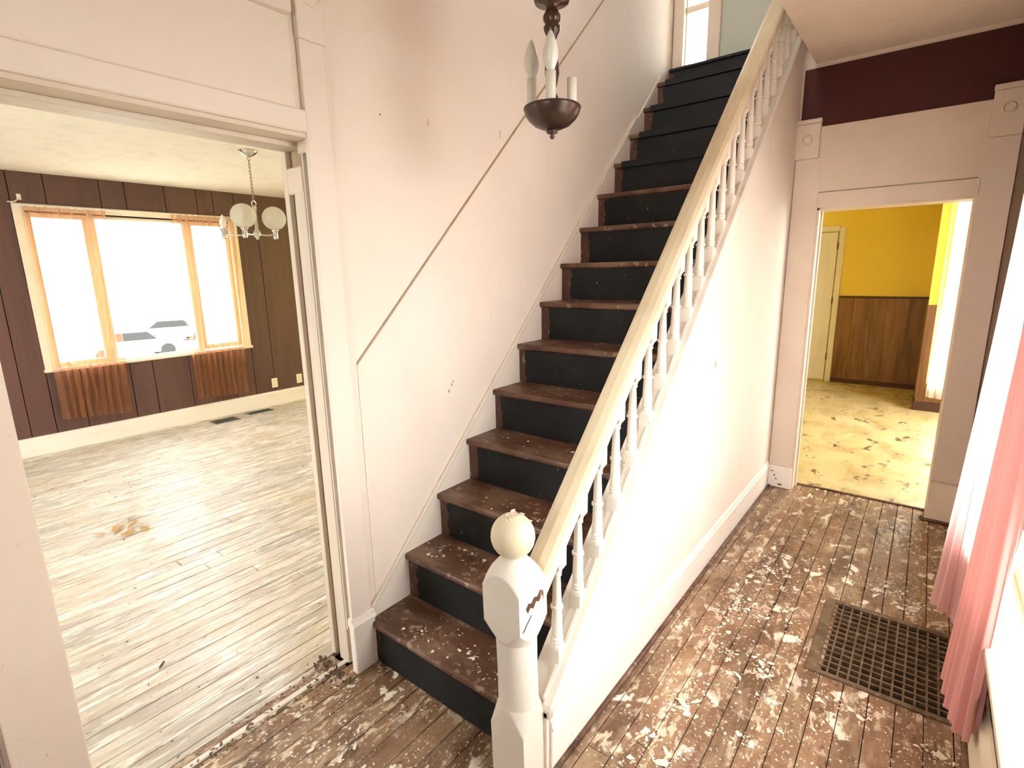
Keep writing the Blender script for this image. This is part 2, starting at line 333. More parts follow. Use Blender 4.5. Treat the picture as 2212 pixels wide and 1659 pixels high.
x = -1.712 - BW
while x > -6.28:
    a, b = (-1.6, 5.4) if x < -1.82 else (DY0, DY1)
    cuts = [a, b] if b - a < 1 else sorted([a, b, random.uniform(a + .6, 1.6), random.uniform(2.2, b - .6)])
    for c, d in zip(cuts, cuts[1:]): lay(fl2, LB, 1.0, x, c + .001, d - .001)
    x -= BW
struct(box('floor', -2.6, 1.6, 4.097, 8.2, -.08, .002, M['lino']), 'worn yellow kitchen linoleum floor')
struct(box('ground', -80, 30, -60, 60, -2.3, -2.2, M['ground']))
box('duct', -.23, .29, 2.08, 2.70, -.42, -.40, M['dark'], fl)
boxes('duct_wall', [(-.235, -.225, 2.08, 2.70, -.42, -.02), (.285, .295, 2.08, 2.70, -.42, -.02), (-.23, .29, 2.08, 2.095, -.42, -.022), (-.23, .29, 2.68, 2.70, -.42, -.022)], M['dark'], fl)

# ---- doorway casing to the living room
t1 = setroot('trim_1', 'cream casing around the living room doorway')
CX = -1.62
box('casing_board', XW, CX, DY1, 1.112, .215, 2.268, M['wall'], t1, .004, 2)
box('casing_board', XW, CX, .063, DY0, .0, 2.24, M['trim'], t1, .004, 2)
box('plinth_block', XW, -1.606, 1.016, 1.118, 0, .205, M['base'], t1, .004)
prism('plinth_moulding', [(-1.64, .205), (-1.602, .205), (-1.600, .214), (-1.606, .222), (-1.612, .226), (-1.618, .240), (-1.64, .240)], 1, 1.014, 1.120, M['base'], t1)
box('corner_block', XW, -1.616, 1.020, 1.118, 2.268, 2.50, M['wall'], t1, .003)
bm = bmesh.new()
add_tube(bm, [(-1.616, 1.075 + .03*math.cos(a*PI/10), 2.398 + .03*math.sin(a*PI/10)) for a in range(21)], .005, 6)
from_bm('rosette', bm, M['wall'], bpy.data.objects['corner_block'], True)
box('head_fillet', XW, -1.612, DY0 - .01, DY1, DZ, 2.060, M['wall'], t1, .004)
box('head_board', XW, -1.626, DY0 - .14, .998, 2.060, 2.322, M['wall'], t1, .003)
box('head_cap', XW, -1.604, DY0 - .14, 1.002, 2.322, 2.42, M['wall'], t1, .008, 2)
# jamb with its two stops and bare groove
for yj, sg in ((DY1 + .042, -1), (DY0 - .042, 1)):
    j = box('jamb', -1.815, -1.64, yj, yj + sg*.012, 0, DZ, M['jambgroove'], t1)
    box('door_stop', -1.815, -1.785, yj + sg*.012, yj + sg*.030, 0, DZ - .012, M['jamb'], j, .002)
    box('door_stop', -1.752, -1.690, yj + sg*.012, yj + sg*.030, 0, DZ - .16, M['jamb'], j, .002)
    box('stop_block', -1.785, -1.690, yj + sg*.012, yj + sg*.032, DZ - .17, DZ - .085, M['trim'], j, .004)
    box('stop_block', -1.700, -1.640, yj + sg*.012, yj + sg*.034, DZ - .05, DZ - .012, M['trim'], j, .003)
    box('stop_edge', -1.684, -1.679, yj + sg*.012, yj + sg*.030, .16, DZ - .012, M['white'], j)
box('head_jamb', -1.815, -1.63, DY0 - .03, DY1 + .03, DZ - .012, DZ, M['trim'], t1)
box('head_stop', -1.80, -1.71, DY0 - .03, DY1 + .03, DZ - .028, DZ - .012, M['jamb'], t1, .002)
box('threshold', -1.724, -1.702, DY0 - .03, DY1 + .03, -.004, .006, M['white'], t1, .002)

# ---- doorway casing to the kitchen
t2 = setroot('trim_2', 'cream casing around the kitchen doorway')
CY = 3.95
box('casing_board', -.775, KX0, CY, YB, .16, 2.21, M['trim'], t2, .004, 2)
box('casing_board', KX1, XR - .002, CY, YB, .25, 2.20, M['trim'], t2, .004, 2)
box('plinth_block', -.778, KX0 + .004, CY - .012, YB, 0, .16, M['base'], t2, .005)
box('plinth_block', KX1 - .006, XR - .002, CY - .030, YB, 0, .25, M['trim'], t2, .005)
box('corner_block', -.785, -.645, CY - .012, YB, 2.21, 2.415, M['trim'], t2, .004)
box('block_cap', -.790, -.643, CY - .020, YB, 2.415, 2.440, M['trim'], t2, .004)
cb = box('corner_block', .148, XR - .002, CY - .012, YB, 2.20, 2.43, M['trim'], t2, .004)
box('block_cap', .144, XR - .002, CY - .020, YB, 2.43, 2.456, M['trim'], t2, .004)
bm = bmesh.new(); add_tube(bm, [(.213 + .026*math.cos(a*PI/10), CY - .013, 2.335 + .026*math.sin(a*PI/10)) for a in range(21)], .006, 6)
from_bm('rosette', bm, M['trim'], cb, True)
bm = bmesh.new(); add_tube(bm, [(-.715 + .026*math.cos(a*PI/10), CY - .013, 2.32 + .026*math.sin(a*PI/10)) for a in range(21)], .006, 6)
from_bm('rosette', bm, M['trim'], t2, True)
box('head_board', -.645, .148, CY + .002, YB, 2.004, 2.391, M['trim'], t2, .003)
box('head_fillet', -.632, .146, CY - .004, YB, KZ, 2.000, M['trim'], t2, .003)
for xa, xb in ((KX0 - .001, KX0 + .012), (KX1 - .004, KX1 + .006)):
    j = box('jamb', xa, xb, YB - .012, 4.12, 0, KZ, M['trim'], t2)
    if xa < -.3: box('door_stop', xb, xb + .010, 4.03, 4.06, 0, KZ - .012, M['trim'], j, .002)
box('head_jamb', KX0, KX1, YB - .012, 4.15, KZ - .012, KZ, M['trim'], t2)
tube('quarter_round', [(.112, 3.935, .008), (.112, 3.912, .008), (XR - .03, 3.908, .008)], .010, M['tread'], t2)
box('threshold', KX0, KX1, 4.078, 4.100, -.002, .008, M['tread'], t2, .003)

# ---- baseboards in the hall
b1 = struct(box('baseboard_stairs', -.778, -.768, 1.140, 3.93, 0, .150, M['base'], None, .002), 'white baseboard below the stairs')
prism('cap_moulding', [(-.778, .150), (-.762, .150), (-.762, .158), (-.767, .164), (-.770, .180), (-.774, .186), (-.778, .188)], 1, 1.140, 3.93, M['base'], b1)
tube('shoe_moulding', [(-.759, 1.140, .006), (-.759, 3.93, .006)], .009, M['tread'], b1)
b2 = struct(box('baseboard_right', .265, XR, -1.0, 3.945, 0, .19, M['winframe'], None, .002), 'cream baseboard under the pink curtains')
prism('cap_moulding', [(.285, .19), (.262, .19), (.264, .205), (.275, .212), (.278, .228), (.285, .232)], 1, -1.0, 3.945, M['winframe'], b2)
tube('shoe_moulding', [(.258, -1.0, .007), (.258, 3.93, .007)], .010, M['tread'], b2)

# ---- diagonal strip on the stair wall
t3 = setroot('trim_3', 'thin brown strip running up the stair wall')
def slope_strip(name, x0, x1, y0, y1, c0, c1, m, parent, s=.994, bev=0):
    return prism(name, [(y0, s*y0 + c0), (y1, s*y1 + c0), (y1, s*y1 + c1), (y0, s*y0 + c1)], 0, x0, x1, m, parent, bev)
slope_strip('wall_strip', XW - .002, -1.634, 1.150, 3.96, .080, .090, M['jambgroove'], t3)
slope_strip('wall_slab', XW - .002, -1.636, 1.150, 3.96, -.90, .080, M['wall'], t3)

# ---- windows
def wframe(name, parent, lst, m, bev=.003):
    return boxes(name, lst, m, parent, bev)
w1 = setroot('window_1', 'three part living room window with cream frame')
XF = -6.20
for y0, y1, z0, z1 in ((1.178, 1.53, .81, 2.09), (1.63, 2.365, .785, 2.105), (2.46, 2.79, .825, 2.09)):
    s = boxes('sash', [(-6.27, -6.225, y0 - .045, y0, z0 - .045, z1 + .045), (-6.27, -6.225, y1, y1 + .045, z0 - .045, z1 + .045), (-6.27, -6.225, y0, y1, z0 - .045, z0), (-6.27, -6.225, y0, y1, z1, z1 + .045)], M['winframe'], w1, .003)
    box('pane', -6.252, -6.247, y0 - .002, y1 + .002, z0 - .002, z1 + .002, M['glass'], s)
    tube('sash_latch', [(-6.222, y0 + .06, z0 - .02), (-6.205, y0 + .08, z0 - .015), (-6.20, y0 + .13, z0 - .03)], .006, M['chrome'], s)
boxes('window_frame', [(-6.28, -6.19, 1.06, 1.135, .745, 2.20), (-6.28, -6.19, 2.835, 2.92, .745, 2.20), (-6.28, -6.19, 1.135, 2.835, 2.145, 2.20), (-6.28, -6.205, 1.57, 1.59, .75, 2.15), (-6.28, -6.205, 2.405, 2.42, .75, 2.15)], M['winframe'], w1, .003)
box('window_sill', -6.28, -6.165, 1.05, 2.93, .735, .765, M['winframe'], w1, .006)
w2 = setroot('window_2', 'hall window behind the pink curtains')
boxes('casing_board', [(.265, XR, .94, 1.04, .42, 2.40), (.265, XR, 2.70, 2.80, .42, 2.40), (.265, XR, .94, 2.80, 2.30, 2.42), (.267, XR, .94, 2.80, .345, .47)], M['winframe'], w2, .003)
box('window_sill', .235, .36, .92, 2.82, .47, .50, M['winframe'], w2, .006)
s = boxes('sash', [(.34, .38, 1.04, 1.09, .5, 2.3), (.34, .38, 2.65, 2.70, .5, 2.3), (.34, .38, 1.09, 2.65, .5, .56), (.34, .38, 1.09, 2.65, 2.24, 2.3), (.34, .38, 1.09, 2.65, 1.38, 1.42)], M['winframe'], w2, .003)
box('pane', .358, .362, 1.085, 2.655, .555, 1.385, M['glass'], s); box('pane', .358, .362, 1.085, 2.655, 1.415, 2.245, M['glass'], s)
w3 = setroot('window_3', 'narrow bright window at the head of the stairs')
s = boxes('sash', [(-1.565, -1.558, 4.03, 4.07, 2.8, 3.8), (-1.397, -1.39, 4.03, 4.07, 2.8, 3.8), (-1.558, -1.397, 4.03, 4.07, 2.8, 2.84), (-1.558, -1.397, 4.03, 4.07, 3.76, 3.8), (-1.558, -1.397, 4.02, 4.07, 3.285, 3.325)], M['trim'], w3, .002)
box('pane', -1.56, -1.395, 4.048, 4.052, 2.835, 3.29, M['glass'], s); box('pane', -1.56, -1.395, 4.048, 4.052, 3.32, 3.765, M['glass'], s)
boxes('casing_board', [(-1.635, -1.562, 3.975, 4.0, 2.78, 3.9), (-1.395, -1.31, 3.975, 4.0, 2.78, 3.9), (-1.562, -1.395, 3.975, 4.0, 3.8, 3.9)], M['trim'], w3, .004)
w4 = setroot('window_4', 'kitchen window behind the white curtain')
s = boxes('sash', [(.075, .10, 7.07, 7.11, .3, 2.25), (.87, .90, 7.07, 7.11, .3, 2.25), (.10, .87, 7.07, 7.11, .3, .34), (.10, .87, 7.07, 7.11, 2.21, 2.25), (.10, .87, 7.07, 7.11, 1.25, 1.28)], M['winframe'], w4)
box('pane', .095, .875, 7.088, 7.092, .335, 2.215, M['glass'], s)
# ---- kitchen door
d1 = setroot('door_1', 'white kitchen door in the yellow wall')
dl = box('door_leaf', -1.80, -1.02, 8.165, 8.195, .02, 1.97, M['door'], d1, .004)
for z0, z1 in ((.18, .85), (1.0, 1.82)):
    for x0, x1 in ((-1.70, -1.45), (-1.37, -1.12)): box('door_panel', x0, x1, 8.160, 8.17, z0, z1, M['door'], dl, .004)
for z in (.30, 1.05, 1.75): tube('hinge', [(-1.012, 8.158, z), (-1.012, 8.158, z + .09)], .008, M['iron'], dl)
boxes('casing_board', [(-1.01, -.942, 8.168, 8.2, 0, 2.03), (-1.88, -1.01, 8.168, 8.2, 1.98, 2.05)], M['door'], d1, .004)

# ---- wall under the stairs
SL = .994
struct(prism('wall_spandrel', [(1.125, 0), (3.97, 0), (3.97, SL*3.97 - .90), (1.125, SL*1.125 - .90)], 0, -.80, -.778, M['wall']), 'white wall below the sloping stair stringer')

# ================================================================== STAIRCASE
st = thing('staircase', 'straight staircase with worn brown treads and black riser mats', 'staircase', (-1.2, 1.1, 0))
NT = 14; RUN, RISE = .2011, .2001; X0, X1 = -1.636, -.80
def ny(n): return 1.102 + RUN*(n-1)
def nz_(n): return .188 + RISE*(n-1)
for n in range(1, NT+1):
    y0 = ny(n); z1 = nz_(n)
    tr = box('tread', X0, X1, y0, y0 + RUN + .035, z1 - .028, z1, M['tread'], st, .009, 2)
    zb = 0 if n == 1 else nz_(n-1)
    rs = box('riser', X0, X1, y0 + .018, y0 + .034, zb, z1 - .026, M['riser'], st)
    # black mat, ragged at its wall end
    rnd = random.Random(n*13 + 1)
    xl = -1.575 + rnd.uniform(-.012, .012); pts = []
    zt = z1 - .030; zb2 = zb + .006
    for i in range(9): pts.append((xl + rnd.uniform(-.009, .009), zt + (zb2 - zt)*i/8))
    for i in range(9): pts.append((-.835 + rnd.uniform(-.004, .004), zb2 + (zt - zb2)*i/8))
    prism('riser_mat', pts, 1, y0 + .012, y0 + .018, M['mat'], rs)
    if n >= 11:
        xm = -1.585 + rnd.uniform(0, .03)
        prism('tread_mat', [(y0 - .004, z1 - .032), (y0 + .014, z1 - .032), (y0 + .014, z1 - .026), (y0 + .16, z1 + .001), (y0 + .16, z1 + .004), (y0 - .004, z1 + .004)], 0, xm, X1 - .03, M['mat'], tr)
y15 = ny(15)
rs = box('riser', X0, X1, y15 + .018, y15 + .034, nz_(14), 2.925, M['riser'], st)
box('riser_mat', -1.60, X1 - .03, y15 + .010, y15 + .018, nz_(14) + .004, 2.925, M['mat'], rs)
box('landing_nosing', X0, X1, y15, 3.998, 2.90, 2.926, M['mat'], st, .008)
slope_strip('wall_skirt', XW - .001, -1.628, 1.12, 3.78, -1.25, -.905, M['wall'], st)
slope_strip('skirt_moulding', XW - .001, -1.622, 1.118, 3.42, -.902, -.872, M['white'], st, SL, .003)
slope_strip('skirt_shadow_dirt', XW - .001, -1.6255, 1.118, 3.42, -.905, -.902, M['jamb'], st)  # thin strips coloured for the shadow and dirt lines along the moulding
slope_strip('skirt_shadow_dirt', XW - .001, -1.6255, 1.118, 3.42, -.872, -.869, M['jamb'], st)
slope_strip('stringer', -.872, -.800, 1.14, 3.97, -1.18, -.897, M['white'], st)
slope_strip('stringer_cap', -.802, -.760, 1.125, 3.97, -.925, -.880, M['white'], st, SL, .008)
slope_strip('stringer_groove', -.804, -.790, 1.14, 3.97, -.90, -.876, M['white'], st, SL, .002)

# ================================================================== RAILING
rl = thing('stair_railing', 'cream railing with ball topped newel and turned balusters', 'railing', (-.84, 1.085, 0))
NX, NY = -.85, 1.085
def lean(bm):
    for v in bm.verts:
        k = -.0115*v.co.z/.8; v.co.x += k*.787; v.co.y += k*.617
def turned_block(bm, prof, nh, n=160):
    """square post cut on a lathe: at each height the square is clipped by the turning radius"""
    rings = []; pf = []
    for (za, Ra), (zb, Rb) in zip(prof, prof[1:]):
        q = 1 if Ra >= .1 and Rb >= .1 else 4
        pf += [(za + (zb-za)*k/q, Ra + (Rb-Ra)*k/q) for k in range(q)]
    pf.append(prof[-1])
    for z, R in pf:
        ring = []
        for i in range(n):
            a = 2*PI*i/n; c, s_ = math.cos(a), math.sin(a); r = min(nh/max(abs(c), abs(s_)), R)
            ring.append(bm.verts.new((NX + r*c, NY + r*s_, z)))
        rings.append(ring)
    for a, b in zip(rings, rings[1:]):
        for i in range(n): bm.faces.new((a[i], a[(i+1) % n], b[(i+1) % n], b[i]))
    bm.faces.new(rings[0][::-1]); bm.faces.new(rings[-1])
    bm.normal_update()
    for e in bm.edges:
        e.smooth = len(e.link_faces) == 2 and e.link_faces[0].normal.angle(e.link_faces[1].normal, 0) < .42
bm = bmesh.new(); turned_block(bm, [(0, .1), (.188, .1), (.20, .0884), (.214, .081), (.23, .0745), (.246, .069), (.262, .0645), (.272, .0615)], .0625); lean(bm); npst = from_bm('newel_post', bm, M['white'], rl, True)
bm = bmesh.new(); turned_block(bm, [(.492, .0615), (.502, .0655), (.514, .071), (.528, .079), (.542, .0875), (.552, .0945), (.560, .1), (.664, .1), (.671, .0935), (.682, .0865), (.696, .0785), (.710, .069), (.722, .059), (.733, .049), (.742, .040), (.748, .034)], .0665); lean(bm); from_bm('newel_block', bm, M['white'], npst, True)
def leaned(name, prof, c, m):
    bm = bmesh.new(); add_lathe(bm, prof, c, 32); lean(bm); return from_bm(name, bm, m, npst, True)
leaned('newel_shaft', [(.0615, .262), (.0618, .30), (.0605, .38), (.061, .44), (.0618, .50)], (NX, NY, 0), M['white'])
leaned('newel_neck', [(.036, .742), (.030, .752), (.030, .765)], (NX, NY, 0), M['white'])
leaned('newel_ball', [(.026, -.058)] + [(.064*math.sin(PI*k/20), -.066*math.cos(PI*k/20)) for k in range(3, 20)] + [(0, .066)], (NX, NY, .812), M['rail'])
# handrail: profile swept along the slope
prof = [(-.030, 0), (.030, 0), (.034, .006), (.030, .014), (.037, .022), (.0385, .034), (.034, .046), (.022, .054), (0, .0575), (-.022, .054), (-.034, .046), (-.0385, .034), (-.037, .022), (-.030, .014), (-.034, .006)]
vs = []; RXC = -.8315
for yy in (1.125, 3.985):
    for px, pz in prof: vs.append((RXC + px*1.2, yy, SL*yy - .535 + pz*1.35))
n = len(prof); fs = [(i, (i+1) % n, n + (i+1) % n, n + i) for i in range(n)] + [tuple(range(n))[::-1], tuple(range(n, 2*n))]
hr = mesh('handrail', vs, fs, M['rail'], rl)
# baluster: local coordinates, z = 0 where it meets the stringer
bm = bmesh.new(); bh = .0215
def ring_sq(z, h): return [bm.verts.new((sx*h, sy*h, z)) for sx, sy in ((-1, -1), (1, -1), (1, 1), (-1, 1))]
def ring_ci(z, r, n=16): return [bm.verts.new((r*math.cos(2*PI*(i+.5)/n - 3*PI/4 - PI/4*0), r*math.sin(2*PI*(i+.5)/n - 3*PI/4), z)) for i in range(n)]
add_box(bm, -bh, bh, -bh, bh, -.04, .040)
add_box(bm, -bh, bh, -bh, bh, .325, .40)
n = 16
def blend(z, t, r):
    out = []
    for i in range(n):
        a = 2*PI*i/n + PI/4; c, s_ = math.cos(a), math.sin(a); q = bh/max(abs(c), abs(s_)); rr = r + (q - r)*t
        out.append(bm.verts.new((rr*c, rr*s_, z)))
    return out
R_ = [blend(.040, 1, .018), blend(.050, .5, .0185), blend(.056, 0, .018), blend(.060, 0, .0215), blend(.064, 0, .0215), blend(.067, 0, .018), blend(.071, 0, .021), blend(.075, 0, .021), blend(.079, 0, .0175),
      blend(.095, 0, .0185), blend(.14, 0, .017), blend(.178, 0, .0155), blend(.180, 0, .0205), blend(.188, 0, .0205), blend(.190, 0, .0155), blend(.25, 0, .0135), blend(.292, 0, .0115), blend(.294, 0, .0155), blend(.301, 0, .0155), blend(.303, 0, .012), blend(.307, 0, .0165), blend(.312, 0, .0165), blend(.325, 1, .018)]
for a, b in zip(R_, R_[1:]):
    for i in range(n): bm.faces.new((a[i], a[(i+1) % n], b[(i+1) % n], b[i]))
bmesh.ops.recalc_face_normals(bm, faces=bm.faces[:])
bme = bpy.data.meshes.new('baluster'); bm.to_mesh(bme); bm.free(); bme.materials.append(M['white'])
BX = -.8125
for k in range(22):
    yc = 1.234 + .1265*k
    o = bpy.data.objects.new('baluster', bme); o.location = (BX, yc, SL*yc - .893); link(o, rl)
    ya, yb_ = yc + bh, yc + .1265 - bh
    f = prism('fillet', [(ya, SL*ya - .90), (yb_, SL*yb_ - .90), (yb_, SL*yb_ - .886), (ya, SL*ya - .886)], 0, BX - .017, BX + .012, M['white'], rl)

# ---- bare wood showing where the newel paint has worn off, nail holes and dents
sc = [(1.043, .622), (1.056, .634), (1.070, .628), (1.083, .640), (1.098, .634), (1.112, .648), (1.128, .640), (1.130, .618), (1.120, .628), (1.106, .614), (1.092, .622), (1.078, .606), (1.064, .616), (1.052, .604)]
prism('bare_patch', sc, 0, -.7905, -.7895, M['riser'], npst)
prism('bare_patch', [(1.022, .556), (1.035, .566), (1.052, .580), (1.070, .592), (1.068, .586), (1.050, .572), (1.034, .556)], 0, -.7905, -.7893, M['riser'], npst)
WLo = bpy.data.objects['wall_left']; WSp = bpy.data.objects['wall_spandrel']
for yy, zz, h in ((1.633, 1.055, .012), (1.614, 1.028, .014), (1.642, 1.070, .008), (1.330, 2.110, .006), (1.566, 2.115, .030), (2.016, 2.15, .035)):
    box('nail_hole', -1.6362, -1.6352, yy, yy + (.004 if h < .02 else .0012), zz, zz + h, M['crumb'], WLo)
box('nail_hole', -.7785, -.7772, 2.573, 2.580, 1.08, 1.105, M['crumb'], WSp)
for xx, zz, ww, hh in ((-.757, .115, .022, .006), (-.735, .085, .010, .010), (-.726, .060, .014, .008), (-.705, .020, .028, .012)):
    box('dent', xx, xx + ww, 3.9375, 3.9385, zz, zz + hh, M['crumb'], t2)

# ================================================================== LIGHT FITTINGS
hx, hy = -.97, 1.45
ch = thing('candle_chandelier', 'dark wood and metal hanging light with three candle sleeves and bowl', 'chandelier', (hx, hy, 1.95))
lathe('bowl', [(0, 1.972), (.03, 1.975), (.054, 1.985), (.072, 2.001), (.081, 2.014), (.086, 2.027), (.088, 2.034), (.086, 2.037), (.081, 2.027), (.068, 2.008), (.05, 1.993), (.03, 1.984), (0, 1.981)], (hx, hy, 0), M['bronze'], ch, 32)
lathe('finial', [(0, 1.946), (.005, 1.947), (.008, 1.953), (.005, 1.958), (.016, 1.963), (.018, 1.970), (.012, 1.975)], (hx, hy, 0), M['bronze'], ch)
lathe('turned_stem', [(.010, 1.98), (.010, 2.035), (.018, 2.045), (.020, 2.06), (.014, 2.075), (.010, 2.082), (.016, 2.10), (.022, 2.13), (.021, 2.155), (.013, 2.19), (.011, 2.215), (.015, 2.228), (.024, 2.245), (.025, 2.255), (.018, 2.262), (.025, 2.270), (.027, 2.282), (.020, 2.294), (.016, 2.30), (.022, 2.313), (.05, 2.318), (.054, 2.33), (.054, 2.352), (.048, 2.362), (.012, 2.37), (.010, 2.40), (.010, 2.72)], (hx, hy, 0), M['darkwood'], ch, 24)
lathe('ceiling_canopy', [(.012, 2.70), (.045, 2.715), (.06, 2.735), (.062, 2.759), (0, 2.76)], (hx, hy, 0), M['bronze'], ch, 24)
fx, fy = .556, -.831; rx_, ry_ = .831, .556
for i, (a, b, bulb) in enumerate(((.052, -.004, True), (-.010, -.062, True), (-.018, .060, False))):
    cx, cy = hx + fx*a + rx_*b, hy + fy*a + ry_*b
    cs = lathe('candle_sleeve', [(.013, 2.005), (.0150, 2.008), (.0150, 2.12), (.0125, 2.121), (.0125, 2.10), (0, 2.10)], (cx, cy, 0), M['candle'], ch, 20)
    lathe('candle_cup', [(.006, 2.006), (.017, 2.012), (.017, 2.022), (.0155, 2.026)], (cx, cy, 0), M['bronze'], cs, 20)
    if bulb: lathe('bulb', [(.010, 2.10), (.011, 2.122), (.020, 2.145), (.0225, 2.162), (.021, 2.178), (.014, 2.203), (.006, 2.222), (0, 2.23)], (cx, cy, 0), M['bulb'], cs, 20)

gx, gy = -4.081, 2.073
gc = thing('globe_chandelier', 'chrome chandelier with two glass globes hanging in living room', 'chandelier', (gx, gy, 1.80))
lathe('ceiling_canopy', [(.008, 2.415), (.02, 2.418), (.045, 2.432), (.066, 2.452), (.066, 2.459), (0, 2.46)], (gx, gy, 0), M['chrome'], gc, 24)
zc_ = 2.415
k = 0
while zc_ > 2.11:
    pts = []
    for i in range(13):
        a = 2*PI*i/12; u, v = .008*math.cos(a), .016*math.sin(a)
        pts.append((gx + (u if k % 2 else 0), gy + (0 if k % 2 else u), zc_ - .014 + v))
    tube('chain_link', pts, .0022, M['brass'], gc, 6); zc_ -= .024; k += 1
bm = bmesh.new(); add_tube(bm, [(gx + .016*math.cos(a*PI/8)*.787, gy + .016*math.cos(a*PI/8)*.617, 2.085 + .022*math.sin(a*PI/8)) for a in range(17)], .004, 6); from_bm('loop', bm, M['chrome'], gc, True)
lathe('stem', [(.012, 2.07), (.016, 2.06), (.013, 2.03), (.013, 1.90), (.024, 1.885), (.026, 1.86), (.018, 1.845), (.008, 1.835), (.010, 1.828), (0, 1.82)], (gx, gy, 0), M['chrome'], gc)
G1, G2, G3 = (-4.008, 1.946), (-4.051, 2.203), (-4.22, 1.892)
for px_, py_, kind in ((G1[0], G1[1], 'globe'), (G2[0], G2[1], 'globe'), (G3[0], G3[1], 'bulb')):
    arm = tube('arm', [(gx + (px_ - gx)*t, gy + (py_ - gy)*t, 1.868 - .012*math.sin(PI*t)) for t in (0, .25, .5, .75, 1)], .006, M['chrome'], gc)
    lathe('socket', [(.004, 1.828), (.014, 1.83), (.017, 1.838), (.017, 1.885), (.024, 1.892), (.026, 1.902), (.020, 1.906)], (px_, py_, 0), M['chrome'], arm)
    if kind == 'globe':
        lathe('globe', [(.030, 1.905)] + [(.0865*math.sin(PI*k/18), 1.985 - .0865*math.cos(PI*k/18)) for k in range(3, 18)] + [(0, 2.0715)], (px_, py_, 0), M['globe'], arm, 32)
    lathe('bulb', [(.009, 1.90), (.012, 1.915), (.022, 1.94), (.0235, 1.955), (.019, 1.975), (.010, 1.996), (0, 2.008)], (px_, py_, 0), M['bulb'], arm, 20)

# ================================================================== CURTAINS
def curtain(name, top, bot, ztop, zbot, m, pleats, amp, label, group, nu=90, nv=26, seed=0, hem=.0, ease=1.0, scallop=None):
    """top / bot: polylines in plan; cloth hangs between them with deepening pleats"""
    def samp(pl, t):
        d = [0]
        for a, b in zip(pl, pl[1:]): d.append(d[-1] + math.hypot(b[0]-a[0], b[1]-a[1]))
        s_ = t*d[-1]
        for i in range(len(pl)-1):
            if s_ <= d[i+1] or i == len(pl)-2:
                u = (s_ - d[i])/max(1e-9, d[i+1]-d[i]); a, b = pl[i], pl[i+1]
                tx, ty = b[0]-a[0], b[1]-a[1]; L_ = math.hypot(tx, ty)
                return a[0]+tx*u, a[1]+ty*u, -ty/L_, tx/L_
    rnd = random.Random(seed); ph = rnd.uniform(0, 6)
    vs, fs = [], []
    for j in range(nv+1):
        v = j/nv; e = v**ease
        for i in range(nu+1):
            u = i/nu
            a = samp(top, u); b = samp(bot, u)
            zb = zbot(u) if callable(zbot) else zbot
            x, y = a[0]+(b[0]-a[0])*e, a[1]+(b[1]-a[1])*e
            nx, ny_ = a[2]+(b[2]-a[2])*e, a[3]+(b[3]-a[3])*e
            uu = u + .02*math.sin(5*u + 3*v + ph)
            o = amp*(.55+.6*v)*(math.sin(2*PI*pleats*uu + ph) + .4*math.sin(2*PI*pleats*2.3*uu + 1.7*v + ph))
            vs.append((x+nx*o, y+ny_*o, ztop + (zb-ztop)*v))
    for j in range(nv):
        for i in range(nu):
            q = j*(nu+1)+i; fs.append((q, q+1, q+nu+2, q+nu+1))
    o = mesh(name, vs, fs, m, None, True)
    return tag(o, label, 'curtain', group)
XO = -6.135
curtain('sheer_curtain', [(XO, 1.11), (XO, 1.70)], [(XO + .015, 1.10), (XO, 1.65)], 2.175, lambda u: .30 - .05*u, M['orange'], 9, .016, 'orange sheer curtain on the left of the living room window', 'orange sheer curtains', 110, 20, 3)
curtain('sheer_curtain', [(XO, 2.25), (XO, 2.86)], [(XO, 2.25), (XO + .015, 2.80)], 2.185, lambda u: .255 - .02*u, M['orange'], 10, .016, 'orange sheer curtain on the right of the living room window', 'orange sheer curtains', 110, 20, 5)
cr = thing('curtain_rod', 'white curtain rod above the living room window', 'curtain rod', (-6.19, 1.98, 2.15))
tube('rod', [(-6.135, 1.06, 2.178), (-6.135, 2.90, 2.188)], .008, M['white'], cr)
for yb2 in (1.06, 2.90): tube('bracket', [(-6.198, yb2, 2.20), (-6.16, yb2, 2.20), (-6.135, yb2, 2.182)], .006, M['white'], cr)
br = thing('wall_bracket', 'small white metal bracket on dark panelling beside orange curtain', 'bracket', (-6.19, 1.09, 2.2))
box('plate', -6.20, -6.19, 1.105, 1.135, 2.225, 2.275, M['white'], br, .004)
tube('arm', [(-6.195, 1.12, 2.24), (-6.16, 1.08, 2.205), (-6.14, 1.03, 2.20)], .005, M['white'], br)

curtain('pink_curtain', [(.215, 2.05), (.22, 2.50)], [(.245, 2.44), (.215, 2.55), (.175, 2.58), (.155, 2.62)], 2.36, .155, M['palepink'], 5, .010, 'pale pink woven curtain hanging at the far side of the hall window', 'pink hall curtains', 90, 26, 11, ease=1.7)
curtain('pink_curtain', [(.236, 1.50), (.236, 2.02)], [(.268, 1.98), (.250, 1.87), (.222, 1.92), (.190, 2.14)], 2.36, lambda u: .20 - .06*math.sin(PI*u) - .05*u, M['pink'], 7, .0115, 'rose pink woven curtain with ragged hem beside the floor grate', 'pink hall curtains', 100, 28, 21, ease=1.8)
tube('hall_rod', [(.22, .6, 2.37), (.22, 2.85, 2.37)], .009, M['bronze'])
tag(bpy.data.objects['hall_rod'], 'dark curtain rod above the pink curtains', 'curtain rod'); bpy.data.objects['hall_rod'].name = 'hall_curtain_rod'
curtain('white_curtain', [(.165, 6.96), (.80, 6.96)], [(.082, 6.95), (.60, 6.95)], 2.20, lambda u: .17 - .05*u, M['whitesheer'], 9, .012, 'white sheer curtain at the kitchen window', None, 110, 20, 31, ease=.6)

